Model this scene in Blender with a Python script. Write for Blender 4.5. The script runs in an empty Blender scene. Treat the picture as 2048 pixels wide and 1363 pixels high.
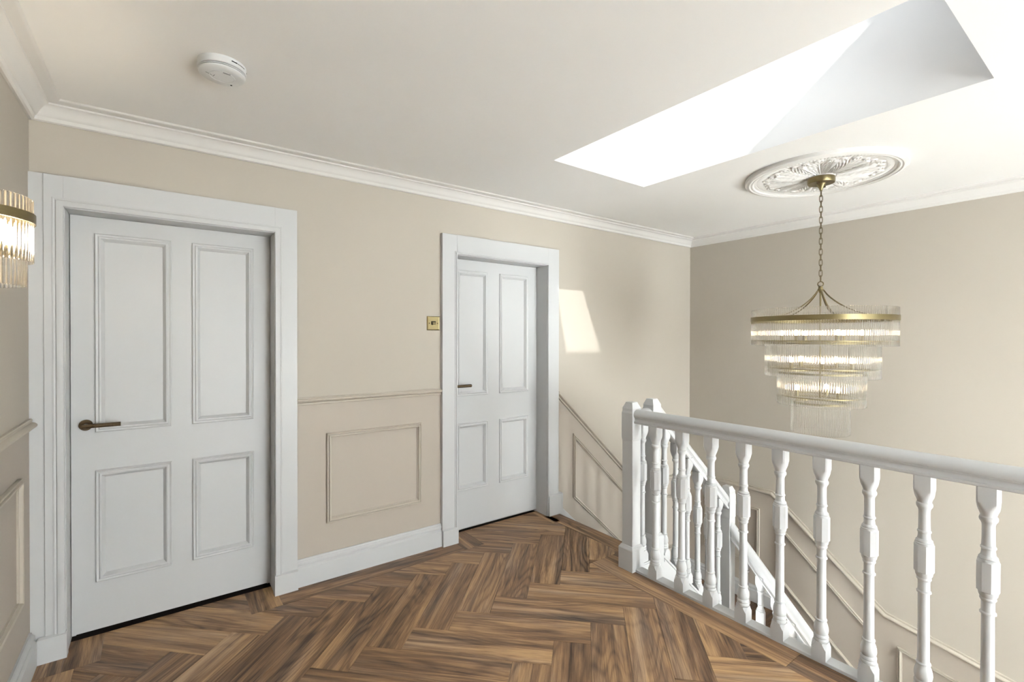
import bpy, bmesh, math, random
from mathutils import Vector, Matrix

random.seed(7)
sc = bpy.context.scene
COL = sc.collection

# ---------------------------------------------------------------- camera
F_PX, YAW, PIT, ROL, CAM_H = 953.37, 0.634697, -0.0064225, 0.0014974, 1.42
d = Vector((math.sin(YAW) * math.cos(PIT), math.cos(YAW) * math.cos(PIT), math.sin(PIT)))
r = Vector((math.cos(YAW), -math.sin(YAW), 0.0))
u = r.cross(d)
r2 = r * math.cos(ROL) + u * math.sin(ROL)
u2 = u * math.cos(ROL) - r * math.sin(ROL)
cam_data = bpy.data.cameras.new('camera')
cam_data.sensor_fit = 'HORIZONTAL'
cam_data.sensor_width = 36.0
cam_data.lens = 36.0 * F_PX / 2048.0
cam_data.clip_start = 0.02
cam = bpy.data.objects.new('camera', cam_data)
COL.objects.link(cam)
m3 = Matrix((r2, u2, -d)).transposed()
cam.matrix_world = Matrix.Translation((0, 0, CAM_H)) @ m3.to_4x4()
sc.camera = cam

# ---------------------------------------------------------------- sky, sun, exposure
SKY_STRENGTH = 12.0
SUN_STRENGTH = 6.0
BULB_STRENGTH = 14.0
SCONCE_STRENGTH = 70.0
EXPOSURE = 1.42
world = bpy.data.worlds.new('sky')
sc.world = world
world.use_nodes = True
wn = world.node_tree.nodes
wn.clear()
wo = wn.new('ShaderNodeOutputWorld')
wb = wn.new('ShaderNodeBackground')
wb.inputs[0].default_value = (0.93, 0.97, 1.0, 1)
wb.inputs[1].default_value = SKY_STRENGTH
world.node_tree.links.new(wb.outputs[0], wo.inputs[0])

sun_data = bpy.data.lights.new('sun', 'SUN')
sun_data.energy = SUN_STRENGTH
sun_data.angle = math.radians(0.53)
sun_data.color = (1.0, 0.985, 0.96)
sun = bpy.data.objects.new('sun', sun_data)
COL.objects.link(sun)
sun.location = (1.0, -3.0, 6.0)
sun.rotation_mode = 'QUATERNION'
sun.rotation_quaternion = Vector((0.31, 1.0, -0.738)).to_track_quat('-Z', 'Y')

def portal(name, mat, sx, sy):
    ld = bpy.data.lights.new(name, 'AREA'); ld.shape = 'RECTANGLE'; ld.size = sx; ld.size_y = sy
    ld.cycles.is_portal = True
    o = bpy.data.objects.new(name, ld); COL.objects.link(o); o.matrix_world = mat
    return o
_t = Vector((0, 1, 0.6)).normalized(); _n = Vector((0, -0.6, 1)).normalized()
portal('skylight_portal', Matrix.Translation(Vector((2.215, 0.83, 3.414)) + _n * 0.05) @ Matrix((Vector((1, 0, 0)), _t, _n)).transposed().to_4x4(), 0.62, 1.06)

sc.view_settings.view_transform = 'Standard'
sc.view_settings.look = 'None'
sc.view_settings.exposure = EXPOSURE
sc.view_settings.gamma = 1.0
sc.view_settings.use_curve_mapping = False
sc.cycles.max_bounces = 10
sc.cycles.diffuse_bounces = 3
sc.cycles.glossy_bounces = 3
sc.cycles.transmission_bounces = 10
sc.cycles.transparent_max_bounces = 24
sc.cycles.sample_clamp_indirect = 6.0
sc.cycles.use_denoising = True

# ---------------------------------------------------------------- dimensions
L, D, W = 0.4593, 2.9113, 4.4529      # west wall x=-L, north wall y=D, east wall x=W
S = -2.6                              # south wall y
ZC = 2.44                             # ceiling
ZB = -1.85                            # foot of the stairwell

# ---------------------------------------------------------------- materials
def srgb(c):
    return tuple(((v / 255) / 12.92 if v / 255 <= 0.04045 else ((v / 255 + 0.055) / 1.055) ** 2.4) for v in c)

def new_mat(name):
    m = bpy.data.materials.new(name)
    m.use_nodes = True
    n = m.node_tree.nodes
    return m, n, m.node_tree.links, n['Principled BSDF']

def paint(name, rgb, rough=0.5, bump=0.0, scale=180, var=0.02, spec=0.4):
    m, n, l, b = new_mat(name)
    tc = n.new('ShaderNodeTexCoord')
    n2 = n.new('ShaderNodeTexNoise'); n2.inputs['Scale'].default_value = 2.3; n2.inputs['Detail'].default_value = 1
    l.new(tc.outputs['Object'], n2.inputs['Vector'])
    mx = n.new('ShaderNodeMix'); mx.data_type = 'RGBA'
    c = srgb(rgb)
    mx.inputs[6].default_value = (*[v * (1 - var) for v in c], 1)
    mx.inputs[7].default_value = (*[min(1, v * (1 + var)) for v in c], 1)
    l.new(n2.outputs['Fac'], mx.inputs[0])
    l.new(mx.outputs[2], b.inputs['Base Color'])
    b.inputs['Roughness'].default_value = rough
    b.inputs['Specular IOR Level'].default_value = spec
    return m

M = {}
M['wall'] = paint('cream_wall_paint', (182, 174, 161), 0.75, 0.06)
M['dado'] = paint('taupe_dado_paint', (177, 167, 154), 0.6, 0.05)
M['rail'] = paint('taupe_rail_paint', (181, 172, 157), 0.45, 0.02)
M['ceil'] = paint('ceiling_paint', (240, 239, 236), 0.85, 0.06)
M['shaft'] = paint('white_shaft_paint', (244, 244, 244), 0.85, 0.04)
M['plaster'] = paint('white_plaster', (216, 213, 208), 0.8, 0.05)
M['white'] = paint('white_gloss_paint', (194, 194, 193), 0.42, 0.0, 60, 0.01, 0.4)
M['plastic'] = paint('white_plastic', (214, 214, 212), 0.4, 0.0, 60, 0.0)
M['grey'] = paint('grey_print', (120, 120, 116), 0.5, 0.0, 60, 0.0)
M['black'] = paint('black_gap', (18, 16, 14), 0.9, 0.0, 60, 0.0)
M['sub'] = paint('dark_subfloor', (26, 19, 15), 0.9, 0.0, 60, 0.05)

def metal(name, rgb, rough, var=0.12):
    m, n, l, b = new_mat(name)
    tc = n.new('ShaderNodeTexCoord')
    nz = n.new('ShaderNodeTexNoise'); nz.inputs['Scale'].default_value = 40; nz.inputs['Detail'].default_value = 4
    mp = n.new('ShaderNodeMapping'); mp.inputs['Scale'].default_value = (1, 1, 12)
    l.new(tc.outputs['Object'], mp.inputs['Vector']); l.new(mp.outputs['Vector'], nz.inputs['Vector'])
    mx = n.new('ShaderNodeMix'); mx.data_type = 'RGBA'
    c = srgb(rgb)
    mx.inputs[6].default_value = (*[v * (1 - var) for v in c], 1)
    mx.inputs[7].default_value = (*[min(1, v * (1 + var)) for v in c], 1)
    l.new(nz.outputs['Fac'], mx.inputs[0]); l.new(mx.outputs[2], b.inputs['Base Color'])
    b.inputs['Metallic'].default_value = 1.0
    b.inputs['Roughness'].default_value = rough
    return m
M['brass'] = metal('antique_brass', (132, 120, 88), 0.36)
M['bronze'] = metal('dark_bronze', (92, 78, 60), 0.35)
M['chain'] = metal('aged_brass_chain', (112, 100, 76), 0.4)

def glass_rod(name, tint=(0.985, 0.98, 0.97)):
    m, n, l, b = new_mat(name)
    n.remove(b)
    out = n['Material Output']
    g = n.new('ShaderNodeBsdfGlass'); g.inputs['IOR'].default_value = 1.47; g.inputs['Roughness'].default_value = 0.02
    g.inputs['Color'].default_value = (*tint, 1)
    t = n.new('ShaderNodeBsdfTransparent'); t.inputs['Color'].default_value = (*tint, 1)
    nz = n.new('ShaderNodeTexNoise'); nz.inputs['Scale'].default_value = 15
    mr = n.new('ShaderNodeMapRange'); mr.inputs['To Min'].default_value = 0.50; mr.inputs['To Max'].default_value = 0.58
    l.new(nz.outputs['Fac'], mr.inputs['Value'])
    mx = n.new('ShaderNodeMixShader')
    l.new(mr.outputs['Result'], mx.inputs[0]); l.new(g.outputs[0], mx.inputs[1]); l.new(t.outputs[0], mx.inputs[2])
    l.new(mx.outputs[0], out.inputs['Surface'])
    return m
M['rod'] = glass_rod('clear_glass_rod')

def pane_glass(name, tint):
    m, n, l, b = new_mat(name)
    n.remove(b)
    out = n['Material Output']
    fr = n.new('ShaderNodeFresnel'); fr.inputs['IOR'].default_value = 1.45
    t = n.new('ShaderNodeBsdfTransparent'); t.inputs['Color'].default_value = (*tint, 1)
    g = n.new('ShaderNodeBsdfGlossy'); g.inputs['Roughness'].default_value = 0.01
    mx = n.new('ShaderNodeMixShader')
    l.new(fr.outputs[0], mx.inputs[0]); l.new(t.outputs[0], mx.inputs[1]); l.new(g.outputs[0], mx.inputs[2])
    l.new(mx.outputs[0], out.inputs['Surface'])
    return m
M['pane'] = pane_glass('window_glass', (0.96, 0.98, 0.97))
M['roof_pane'] = pane_glass('dimmed_skylight_glass', (0.46, 0.463, 0.463))  # grey tint added to dim the daylight coming down the skylight shaft
def frosted():
    m, n, l, b = new_mat('fill_window_glass')
    n.remove(b)
    t = n.new('ShaderNodeBsdfTranslucent'); t.inputs['Color'].default_value = (0.86, 0.88, 0.88, 1)
    l.new(t.outputs[0], n['Material Output'].inputs['Surface'])
    return m
M['fill_glass'] = frosted()  # translucent panes for the added fill-light windows

def glow(name, rgb, strength):
    m, n, l, b = new_mat(name)
    b.inputs['Base Color'].default_value = (*rgb, 1)
    b.inputs['Emission Color'].default_value = (*rgb, 1)
    b.inputs['Emission Strength'].default_value = strength
    return m
M['bulb'] = glow('warm_bulb', (1.0, 0.80, 0.54), BULB_STRENGTH)
M['sbulb'] = glow('warm_sconce_bulb', (1.0, 0.87, 0.68), SCONCE_STRENGTH)

def wood(name, dark, mid, light, rough=0.42):
    m, n, l, b = new_mat(name)
    tc = n.new('ShaderNodeTexCoord'); oi = n.new('ShaderNodeObjectInfo')
    off = n.new('ShaderNodeVectorMath'); off.operation = 'MULTIPLY_ADD'
    cmb = n.new('ShaderNodeCombineXYZ')
    for i in range(3): l.new(oi.outputs['Random'], cmb.inputs[i])
    off.inputs[1].default_value = (37.0, 91.0, 53.0)
    l.new(cmb.outputs[0], off.inputs[0]); l.new(tc.outputs['Object'], off.inputs[2])
    def noise(scale, sc3, detail, dist=0.0, rgh=0.55):
        mp = n.new('ShaderNodeMapping'); mp.inputs['Scale'].default_value = sc3
        l.new(off.outputs[0], mp.inputs['Vector'])
        nz = n.new('ShaderNodeTexNoise'); nz.inputs['Scale'].default_value = scale
        nz.inputs['Detail'].default_value = detail; nz.inputs['Distortion'].default_value = dist
        nz.inputs['Roughness'].default_value = rgh
        l.new(mp.outputs[0], nz.inputs['Vector'])
        return nz
    broad = noise(1.0, (1.1, 17.0, 1.0), 5, 0.9, 0.6)
    fine = noise(1.0, (5.0, 190.0, 1.0), 5, 0.2, 0.75)
    grey = noise(1.0, (1.3, 9.0, 1.0), 3, 0.5)
    fig = noise(1.0, (1.0, 6.5, 1.0), 1, 0.15)          # cathedral figure: contour lines of a stretched noise
    mask = noise(1.0, (0.9, 5.0, 1.0), 1)
    def math_(op, a, b=None, c=None):
        q = n.new('ShaderNodeMath'); q.operation = op
        for i_, x in enumerate((a, b, c)):
            if x is None: continue
            if isinstance(x, (int, float)): q.inputs[i_].default_value = x
            else: l.new(x, q.inputs[i_])
        return q.outputs[0]
    sn = math_('SINE', math_('MULTIPLY', fig.outputs['Fac'], 95.0))
    ln = math_('POWER', math_('MULTIPLY_ADD', sn, 0.5, 0.5), 2.5)
    mk = n.new('ShaderNodeMapRange'); mk.inputs['From Min'].default_value = 0.42; mk.inputs['From Max'].default_value = 0.62
    l.new(mask.outputs['Fac'], mk.inputs['Value'])
    v = math_('MULTIPLY_ADD', broad.outputs['Fac'], 1.75, -0.60)
    v = math_('MULTIPLY_ADD', fine.outputs['Fac'], 0.95, v)
    v = math_('MULTIPLY_ADD', math_('MULTIPLY', ln, mk.outputs[0]), -0.20, v)
    v = math_('ADD', v, math_('MULTIPLY_ADD', oi.outputs['Random'], 0.26, -0.33))
    cr = n.new('ShaderNodeValToRGB')
    e = cr.color_ramp.elements
    e[0].position = 0.08; e[0].color = (*srgb(dark), 1)
    e[1].position = 0.92; e[1].color = (*srgb(light), 1)
    k = cr.color_ramp.elements.new(0.48); k.color = (*srgb(mid), 1)
    l.new(v, cr.inputs[0])
    gm = n.new('ShaderNodeMapRange'); gm.inputs['From Min'].default_value = 0.50; gm.inputs['From Max'].default_value = 0.72; gm.inputs['To Max'].default_value = 0.40
    l.new(grey.outputs['Fac'], gm.inputs['Value'])
    hs = n.new('ShaderNodeHueSaturation'); hs.inputs['Saturation'].default_value = 0.45; hs.inputs['Value'].default_value = 0.82
    l.new(cr.outputs[0], hs.inputs['Color'])
    mx = n.new('ShaderNodeMix'); mx.data_type = 'RGBA'
    l.new(gm.outputs[0], mx.inputs[0]); l.new(cr.outputs[0], mx.inputs[6]); l.new(hs.outputs[0], mx.inputs[7])
    l.new(mx.outputs[2], b.inputs['Base Color'])
    b.inputs['Roughness'].default_value = rough
    b.inputs['Specular IOR Level'].default_value = 0.4
    return m
M['wood'] = wood('brown_oak_plank', (68, 49, 36), (133, 101, 73), (197, 159, 114))
M['stair_wood'] = wood('dark_stair_oak', (50, 36, 26), (92, 66, 44), (140, 104, 68))

# ---------------------------------------------------------------- mesh helpers
WPOS = {}

def link(o, parent=None, wpos=(0, 0, 0)):
    COL.objects.link(o)
    WPOS[o.name] = Vector(wpos)
    if parent is not None:
        o.parent = parent
        o.location = Vector(wpos) - WPOS[parent.name]
    else:
        o.location = Vector(wpos)
    return o

class MB:
    def __init__(s): s.v = []; s.f = []; s.m = []
    def add(s, vs, fs, mi=0):
        n = len(s.v); s.v += [tuple(p) for p in vs]
        for f in fs: s.f.append([i + n for i in f]); s.m.append(mi)
        return s
    def box(s, x0, x1, y0, y1, z0, z1, mi=0):
        vs = [(x, y, z) for z in (z0, z1) for y in (y0, y1) for x in (x0, x1)]
        return s.add(vs, [(0, 2, 3, 1), (4, 5, 7, 6), (0, 1, 5, 4), (2, 6, 7, 3), (0, 4, 6, 2), (1, 3, 7, 5)], mi)
    def frustum(s, cx, cy, h0, h1, z0, z1, mi=0):
        vs = [(cx + a * h, cy + b * h, z) for h, z in ((h0, z0), (h1, z1)) for a, b in ((-1, -1), (1, -1), (1, 1), (-1, 1))]
        return s.add(vs, [(3, 2, 1, 0), (4, 5, 6, 7), (0, 1, 5, 4), (1, 2, 6, 5), (2, 3, 7, 6), (3, 0, 4, 7)], mi)
    def loft(s, rings, closed_ends=True, mi=0):
        k = len(rings[0]); vs = [p for ring in rings for p in ring]; fs = []
        for i in range(len(rings) - 1):
            for j in range(k):
                a, b_ = i * k + j, i * k + (j + 1) % k
                fs.append((a, b_, b_ + k, a + k))
        if closed_ends:
            fs.append(tuple(range(k))[::-1]); fs.append(tuple(range((len(rings) - 1) * k, len(rings) * k)))
        return s.add(vs, fs, mi)
    def lathe(s, cx, cy, prof, seg=24, mi=0, caps=True, a0=0.0, a1=2 * math.pi):
        full = abs(a1 - a0 - 2 * math.pi) < 1e-6
        n = seg if full else seg + 1
        rings = [[(cx + rr * math.cos(a0 + (a1 - a0) * j / seg), cy + rr * math.sin(a0 + (a1 - a0) * j / seg), z) for j in range(n)] for rr, z in prof]
        if full: return s.loft(rings, caps, mi)
        vs = [p for ring in rings for p in ring]; fs = []
        for i in range(len(rings) - 1):
            for j in range(n - 1): fs.append((i * n + j, i * n + j + 1, (i + 1) * n + j + 1, (i + 1) * n + j))
        return s.add(vs, fs, mi)
    def ring(s, cx, cy, ri, ro, z0, z1, seg=64, mi=0, a0=0.0, a1=2 * math.pi):
        prof = [(ri, z0), (ro, z0), (ro, z1), (ri, z1), (ri, z0)]
        return s.lathe(cx, cy, prof, seg, mi, False, a0, a1)
    def tube(s, pts, rad, seg=8, mi=0, closed=False):
        pts = [Vector(p) for p in pts]; n = len(pts); rings = []
        ref = None
        for i, p in enumerate(pts):
            if closed: t = (pts[(i + 1) % n] - pts[i - 1]).normalized()
            else: t = (pts[min(i + 1, n - 1)] - pts[max(i - 1, 0)]).normalized()
            if ref is None:
                ref = Vector((0, 0, 1)) if abs(t.z) < 0.9 else Vector((1, 0, 0))
            e1 = (ref - t * ref.dot(t)).normalized(); ref = e1; e2 = t.cross(e1)
            rd = rad[i] if isinstance(rad, (list, tuple)) else rad
            rings.append([p + e1 * rd * math.cos(2 * math.pi * j / seg) + e2 * rd * math.sin(2 * math.pi * j / seg) for j in range(seg)])
        if closed: return s.loft(rings + [rings[0]], False, mi)
        return s.loft(rings, True, mi)
    def sweep(s, path, prof, to3, closed=False, mi=0):
        """path: 2D points, prof: (a along left normal, b out of plane), to3(x, y, b) -> 3D; mitred corners"""
        P = [Vector(p) for p in path]; n = len(P); rings = []
        for i in range(n):
            def nrm(a, b_):
                t = (b_ - a).normalized(); return Vector((-t.y, t.x))
            if closed or 0 < i < n - 1:
                n0 = nrm(P[i - 1], P[i]); n1 = nrm(P[i], P[(i + 1) % n])
                mm = n0 + n1; mm = mm / max(1e-6, mm.dot(n0))
            elif i == 0: mm = nrm(P[0], P[1])
            else: mm = nrm(P[-2], P[-1])
            rings.append([to3(P[i].x + mm.x * a, P[i].y + mm.y * a, b_) for a, b_ in prof])
        if closed: return s.loft(rings + [rings[0]], False, mi)
        return s.loft(rings, True, mi)
    def build(s, name, mat, parent=None, origin=None, smooth=False, angle=40, bevel=0.0):
        if origin is None: origin = WPOS[parent.name] if parent is not None else (0, 0, 0)
        o3 = Vector(origin)
        me = bpy.data.meshes.new(name)
        me.from_pydata([tuple(Vector(p) - o3) for p in s.v], [], s.f)
        mats = mat if isinstance(mat, (list, tuple)) else [mat]
        for mm in mats: me.materials.append(mm)
        for p, mi in zip(me.polygons, s.m): p.material_index = mi
        bm = bmesh.new(); bm.from_mesh(me)
        bmesh.ops.remove_doubles(bm, verts=bm.verts, dist=1e-6)
        bmesh.ops.recalc_face_normals(bm, faces=bm.faces)
        bm.to_mesh(me); bm.free()
        if smooth:
            for p in me.polygons: p.use_smooth = True
            me.set_sharp_from_angle(angle=math.radians(angle))
        o = bpy.data.objects.new(name, me)
        link(o, parent, origin)
        if bevel:
            b = o.modifiers.new('bevel', 'BEVEL'); b.width = bevel; b.segments = 2; b.limit_method = 'ANGLE'; b.angle_limit = math.radians(40)
        return o

def struct(o): o['kind'] = 'structure'; return o
def tag(o, label, cat, group=None):
    o['label'] = label; o['category'] = cat
    if group: o['group'] = group
    return o
def empty(name, loc, parent=None):
    o = bpy.data.objects.new(name, None); o.empty_display_size = 0.1
    return link(o, parent, loc)
def inst(name, mesh_obj, parent, loc, rotz=0.0, scale=(1, 1, 1)):
    o = bpy.data.objects.new(name, mesh_obj.data)
    link(o, parent, loc); o.rotation_euler[2] = rotz; o.scale = scale
    for md in mesh_obj.modifiers:
        b = o.modifiers.new('bevel', 'BEVEL'); b.width = md.width; b.segments = md.segments; b.limit_method = 'ANGLE'; b.angle_limit = md.angle_limit
    return o

north = lambda off=0.0: (lambda x, z, b: (x, D - off - b, z))     # faces -y
east = lambda off=0.0: (lambda y, z, b: (W - off - b, y, z))      # faces -x
west = lambda off=0.0: (lambda y, z, b: (-L + off + b, y, z))     # faces +x

# ================================================================= SHELL
RISE, GO = 0.206, 0.2216
X_TOP = 2.585                         # top nosing of the upper flight
SL = RISE / GO

# door openings: x0, x1, head height, leaf face y
DOORS = [(-0.349, 0.507, 2.0, 3.010), (1.648, 2.478, 2.0, 3.020)]

# --- north wall
def wall_face(mb, polys, to3, thick):
    for mi, poly in polys:
        fr = [to3(a, z, 0.0) for a, z in poly]; bk = [to3(a, z, -thick) for a, z in poly]
        n = len(poly)
        mb.add(fr + bk, [tuple(range(n)), tuple(range(n, 2 * n))[::-1]] + [(i, (i + 1) % n, n + (i + 1) % n, n + i) for i in range(n)], mi)
DR = 1.05                             # dado line on the landing
XR2 = 2.609 + (0.96 - 0.022) / 0.918  # where the raking rail turns level
mb = MB()
d1, d2 = DOORS
wall_face(mb, [
    (0, [(-L - 0.2, DR), (d1[0], DR), (d1[0], ZC + 0.1), (-L - 0.2, ZC + 0.1)]),
    (1, [(-L - 0.2, -0.3), (d1[0], -0.3), (d1[0], DR), (-L - 0.2, DR)]),
    (0, [(d1[0], d1[2]), (d1[1], d1[2]), (d1[1], ZC + 0.1), (d1[0], ZC + 0.1)]),
    (0, [(d1[1], DR), (d2[0], DR), (d2[0], ZC + 0.1), (d1[1], ZC + 0.1)]),
    (1, [(d1[1], -0.3), (d2[0], -0.3), (d2[0], DR), (d1[1], DR)]),
    (0, [(d2[0], d2[2]), (d2[1], d2[2]), (d2[1], ZC + 0.1), (d2[0], ZC + 0.1)]),
    (0, [(d2[1], 1.08), (XR2, 0.022), (W + 0.2, 0.022), (W + 0.2, ZC + 0.1), (d2[1], ZC + 0.1)]),
    (1, [(d2[1], ZB - 0.2), (W + 0.2, ZB - 0.2), (W + 0.2, 0.022), (XR2, 0.022), (d2[1], 1.08)]),
], north(), 0.17)
mb.box(-L - 0.2, W + 0.2, D + 0.17, D + 0.19, ZB - 0.2, ZC + 0.1, 0)  # unseen plate added behind the door openings to keep outside light out
struct(mb.build('wall_north', [M['wall'], M['dado']]))

# --- east wall
EB = [(D, 0.022), (2.07, 0.022), (1.23, -0.685), (S - 0.2, -0.685 - 0.195 * (1.23 - S + 0.2))]
mb = MB()
wall_face(mb, [(0, [(D, ZC + 0.1)] + EB + [(S - 0.2, ZC + 0.1)]),
               (1, [(D, ZB - 0.2)] + EB + [(S - 0.2, ZB - 0.2)])], east(), 0.15)
struct(mb.build('wall_east', [M['wall'], M['dado']]))
# --- west wall
mb = MB()
wall_face(mb, [(0, [(D, DR), (S - 0.2, DR), (S - 0.2, ZC + 0.1), (D, ZC + 0.1)]),
               (1, [(D, -0.3), (S - 0.2, -0.3), (S - 0.2, DR), (D, DR)])], west(), 0.15)
struct(mb.build('wall_west', [M['wall'], M['dado']]))
# --- south wall
# two frosted windows, stair and landing, added unseen behind the camera as fill light
FILL_WIN = [(2.72, 3.86, -1.75, 1.22, 2), (0.95, 2.25, 0.10, 1.80, 2)]
mb = MB()
(ax0, ax1, az0, az1, _n1), (bx0, bx1, bz0, bz1, _n2) = FILL_WIN
for x0, x1, z0, z1 in ((-L, bx0, ZB - 0.2, ZC + 0.1), (bx0, bx1, ZB - 0.2, bz0), (bx0, bx1, bz1, ZC + 0.1), (bx1, ax0, ZB - 0.2, ZC + 0.1),
                       (ax0, ax1, ZB - 0.2, az0), (ax0, ax1, az1, ZC + 0.1), (ax1, W, ZB - 0.2, ZC + 0.1)):
    mb.box(x0, x1, S - 0.15, S, z0, z1)
struct(mb.build('wall_south', M['wall']))
for wi, (VX0, VX1, VZ0, VZ1, nb) in enumerate(FILL_WIN):  # frames and panes of the added fill-light windows
    fill_win = struct(empty('window_%d' % (wi + 2), ((VX0 + VX1) / 2, S - 0.08, VZ0)))
    for k in range(nb + 1):
        xx = VX0 + (VX1 - VX0 - 0.06) * k / nb
        mb = MB(); mb.box(xx, xx + 0.06, S - 0.11, S - 0.05, VZ0, VZ1); mb.build('frame_bar', M['white'], fill_win)
        if k < nb:
            x2 = VX0 + (VX1 - VX0 - 0.06) * (k + 1) / nb
            for z0, z1 in ((VZ0, VZ0 + 0.06), (VZ1 - 0.06, VZ1)):
                mb = MB(); mb.box(xx + 0.06, x2, S - 0.11, S - 0.05, z0, z1); mb.build('frame_bar', M['white'], fill_win)
            mb = MB(); mb.add([(xx + 0.06, S - 0.08, VZ0 + 0.06), (x2, S - 0.08, VZ0 + 0.06), (x2, S - 0.08, VZ1 - 0.06), (xx + 0.06, S - 0.08, VZ1 - 0.06)], [(0, 1, 2, 3)]); mb.build('pane', M['fill_glass'], fill_win)

# --- ceiling with the skylight opening
SX0, SX1, SY0, SY1 = 1.82, 2.63, 0.39, 2.07
mb = MB()
xs = [-L - 0.2, SX0, SX1, W + 0.2]; ys = [S - 0.2, SY0, SY1, D + 0.2]
for i in range(3):
    for j in range(3):
        if i == 1 and j == 1: continue
        mb.add([(xs[i], ys[j], ZC), (xs[i + 1], ys[j], ZC), (xs[i + 1], ys[j + 1], ZC), (xs[i], ys[j + 1], ZC)], [(0, 1, 2, 3)])
for a, b, c, e in [(xs[0], xs[3], ys[0], SY0 - 0.06), (xs[0], xs[3], SY1 + 0.06, ys[3]), (xs[0], SX0 - 0.06, SY0 - 0.06, SY1 + 0.06), (SX1 + 0.06, xs[3], SY0 - 0.06, SY1 + 0.06)]:
    mb.add([(a, c, ZC + 0.1), (b, c, ZC + 0.1), (b, e, ZC + 0.1), (a, e, ZC + 0.1)], [(0, 1, 2, 3)])
ceil = struct(mb.build('ceiling', M['ceil']))
# shaft lining
GW, GE, GY0, GZ0, GY1 = 1.92, 2.51, 0.39, 3.15, 1.321
GZ1 = GZ0 + 0.6 * (GY1 - GY0)
lo = [(SX0, SY0, ZC), (SX1, SY0, ZC), (SX1, SY1, ZC), (SX0, SY1, ZC)]
hi = [(SX0, GY0, GZ0), (SX1, GY0, GZ0), (SX1, GY1, GZ1), (SX0, GY1, GZ1)]
for k in range(4):
    q = (k + 1) % 4
    a, b, c, e = [Vector(p) for p in (lo[k], lo[q], hi[q], hi[k])]
    nn = (b - a).cross(e - a).normalized()
    ctr = Vector(((SX0 + SX1) / 2, (SY0 + SY1) / 2, ZC))
    if nn.dot(a - ctr) < 0: nn = -nn
    t = nn * 0.05
    up = Vector((0, 0, 0.03)); mb = MB(); mb.loft([[a, b, c, e], [a + t + up, b + t + up, c + t, e + t]])
    mb.build('shaft_lining', M['shaft'], ceil)

# skylight window
win = struct(empty('window_1', ((GW + GE) / 2, (GY0 + GY1) / 2, (GZ0 + GZ1) / 2)))
nrm = Vector((0, -0.6, 1)).normalized(); along = Vector((0, 1, 0.6)).normalized()
LEN = math.hypot(GY1 - GY0, GZ1 - GZ0)
def roofpt(x, s, h): return tuple(Vector((x, GY0, GZ0)) + along * s + nrm * h)
def roof_box(mb, x0, x1, s0, s1, h0, h1):
    rings = [[roofpt(x0, s0, h), roofpt(x1, s0, h), roofpt(x1, s1, h), roofpt(x0, s1, h)] for h in (h0, h1)]
    mb.loft(rings)
for args in [(SX0 - 0.06, GW, -0.07, LEN + 0.07), (GE, SX1 + 0.06, -0.07, LEN + 0.07), (GW, GE, -0.07, 0.0), (GW, GE, LEN - 0.06, LEN + 0.07)]:
    mb = MB(); roof_box(mb, *args, 0.0, 0.03); mb.build('frame_bar', M['white'], win)
mb = MB(); roof_box(mb, GW - 0.02, GE + 0.02, -0.02, LEN - 0.04, 0.030, 0.036); mb.build('pane', M['roof_pane'], win)

# ================================================================= FLOOR
floor_mb = MB()
floor_mb.box(-L, 2.33, S, D + 0.16, -0.22, -0.006)
floor_mb.box(2.33, 2.56, 1.93, D + 0.16, -0.22, -0.006)
floor = struct(floor_mb.build('floor', M['sub']))

PW, PL, GAP, TH = 0.1712, 0.6848, 0.0007, 0.006
R2 = math.sqrt(0.5)
# anchor: top-left corner of one plank that runs up to the right
AX, AY = 1.7245, 2.645
def uv2xy(uu, vv): return (AX + ((uu - PL) - (vv - PW)) * R2, AY + ((uu - PL) + (vv - PW)) * R2)
JW, JE, JN, JX = -0.304, 2.172, 2.752, 2.452        # border joints
RECTS = [(JW, JE, S + 0.02, 2.12), (JW, JX, 2.12, JN), (-0.22, 0.37, JN, D + 0.09), (1.795, 2.42, JN, D + 0.115)]
def clip(poly, axis, val, keep_less):
    out = []
    for i in range(len(poly)):
        a, b = poly[i], poly[(i + 1) % len(poly)]
        ia = (a[axis] <= val) == keep_less or a[axis] == val; ib = (b[axis] <= val) == keep_less or b[axis] == val
        if ia: out.append(a)
        if ia != ib:
            t = (val - a[axis]) / (b[axis] - a[axis]); out.append((a[0] + (b[0] - a[0]) * t, a[1] + (b[1] - a[1]) * t))
    return out
def area(p): return 0.5 * abs(sum(p[i][0] * p[(i + 1) % len(p)][1] - p[(i + 1) % len(p)][0] * p[i][1] for i in range(len(p))))
def prism_poly(mb, poly, z0, z1):
    mb.loft([[(x, y, z0) for x, y in poly], [(x, y, z1) for x, y in poly]])
FULL = None
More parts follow.
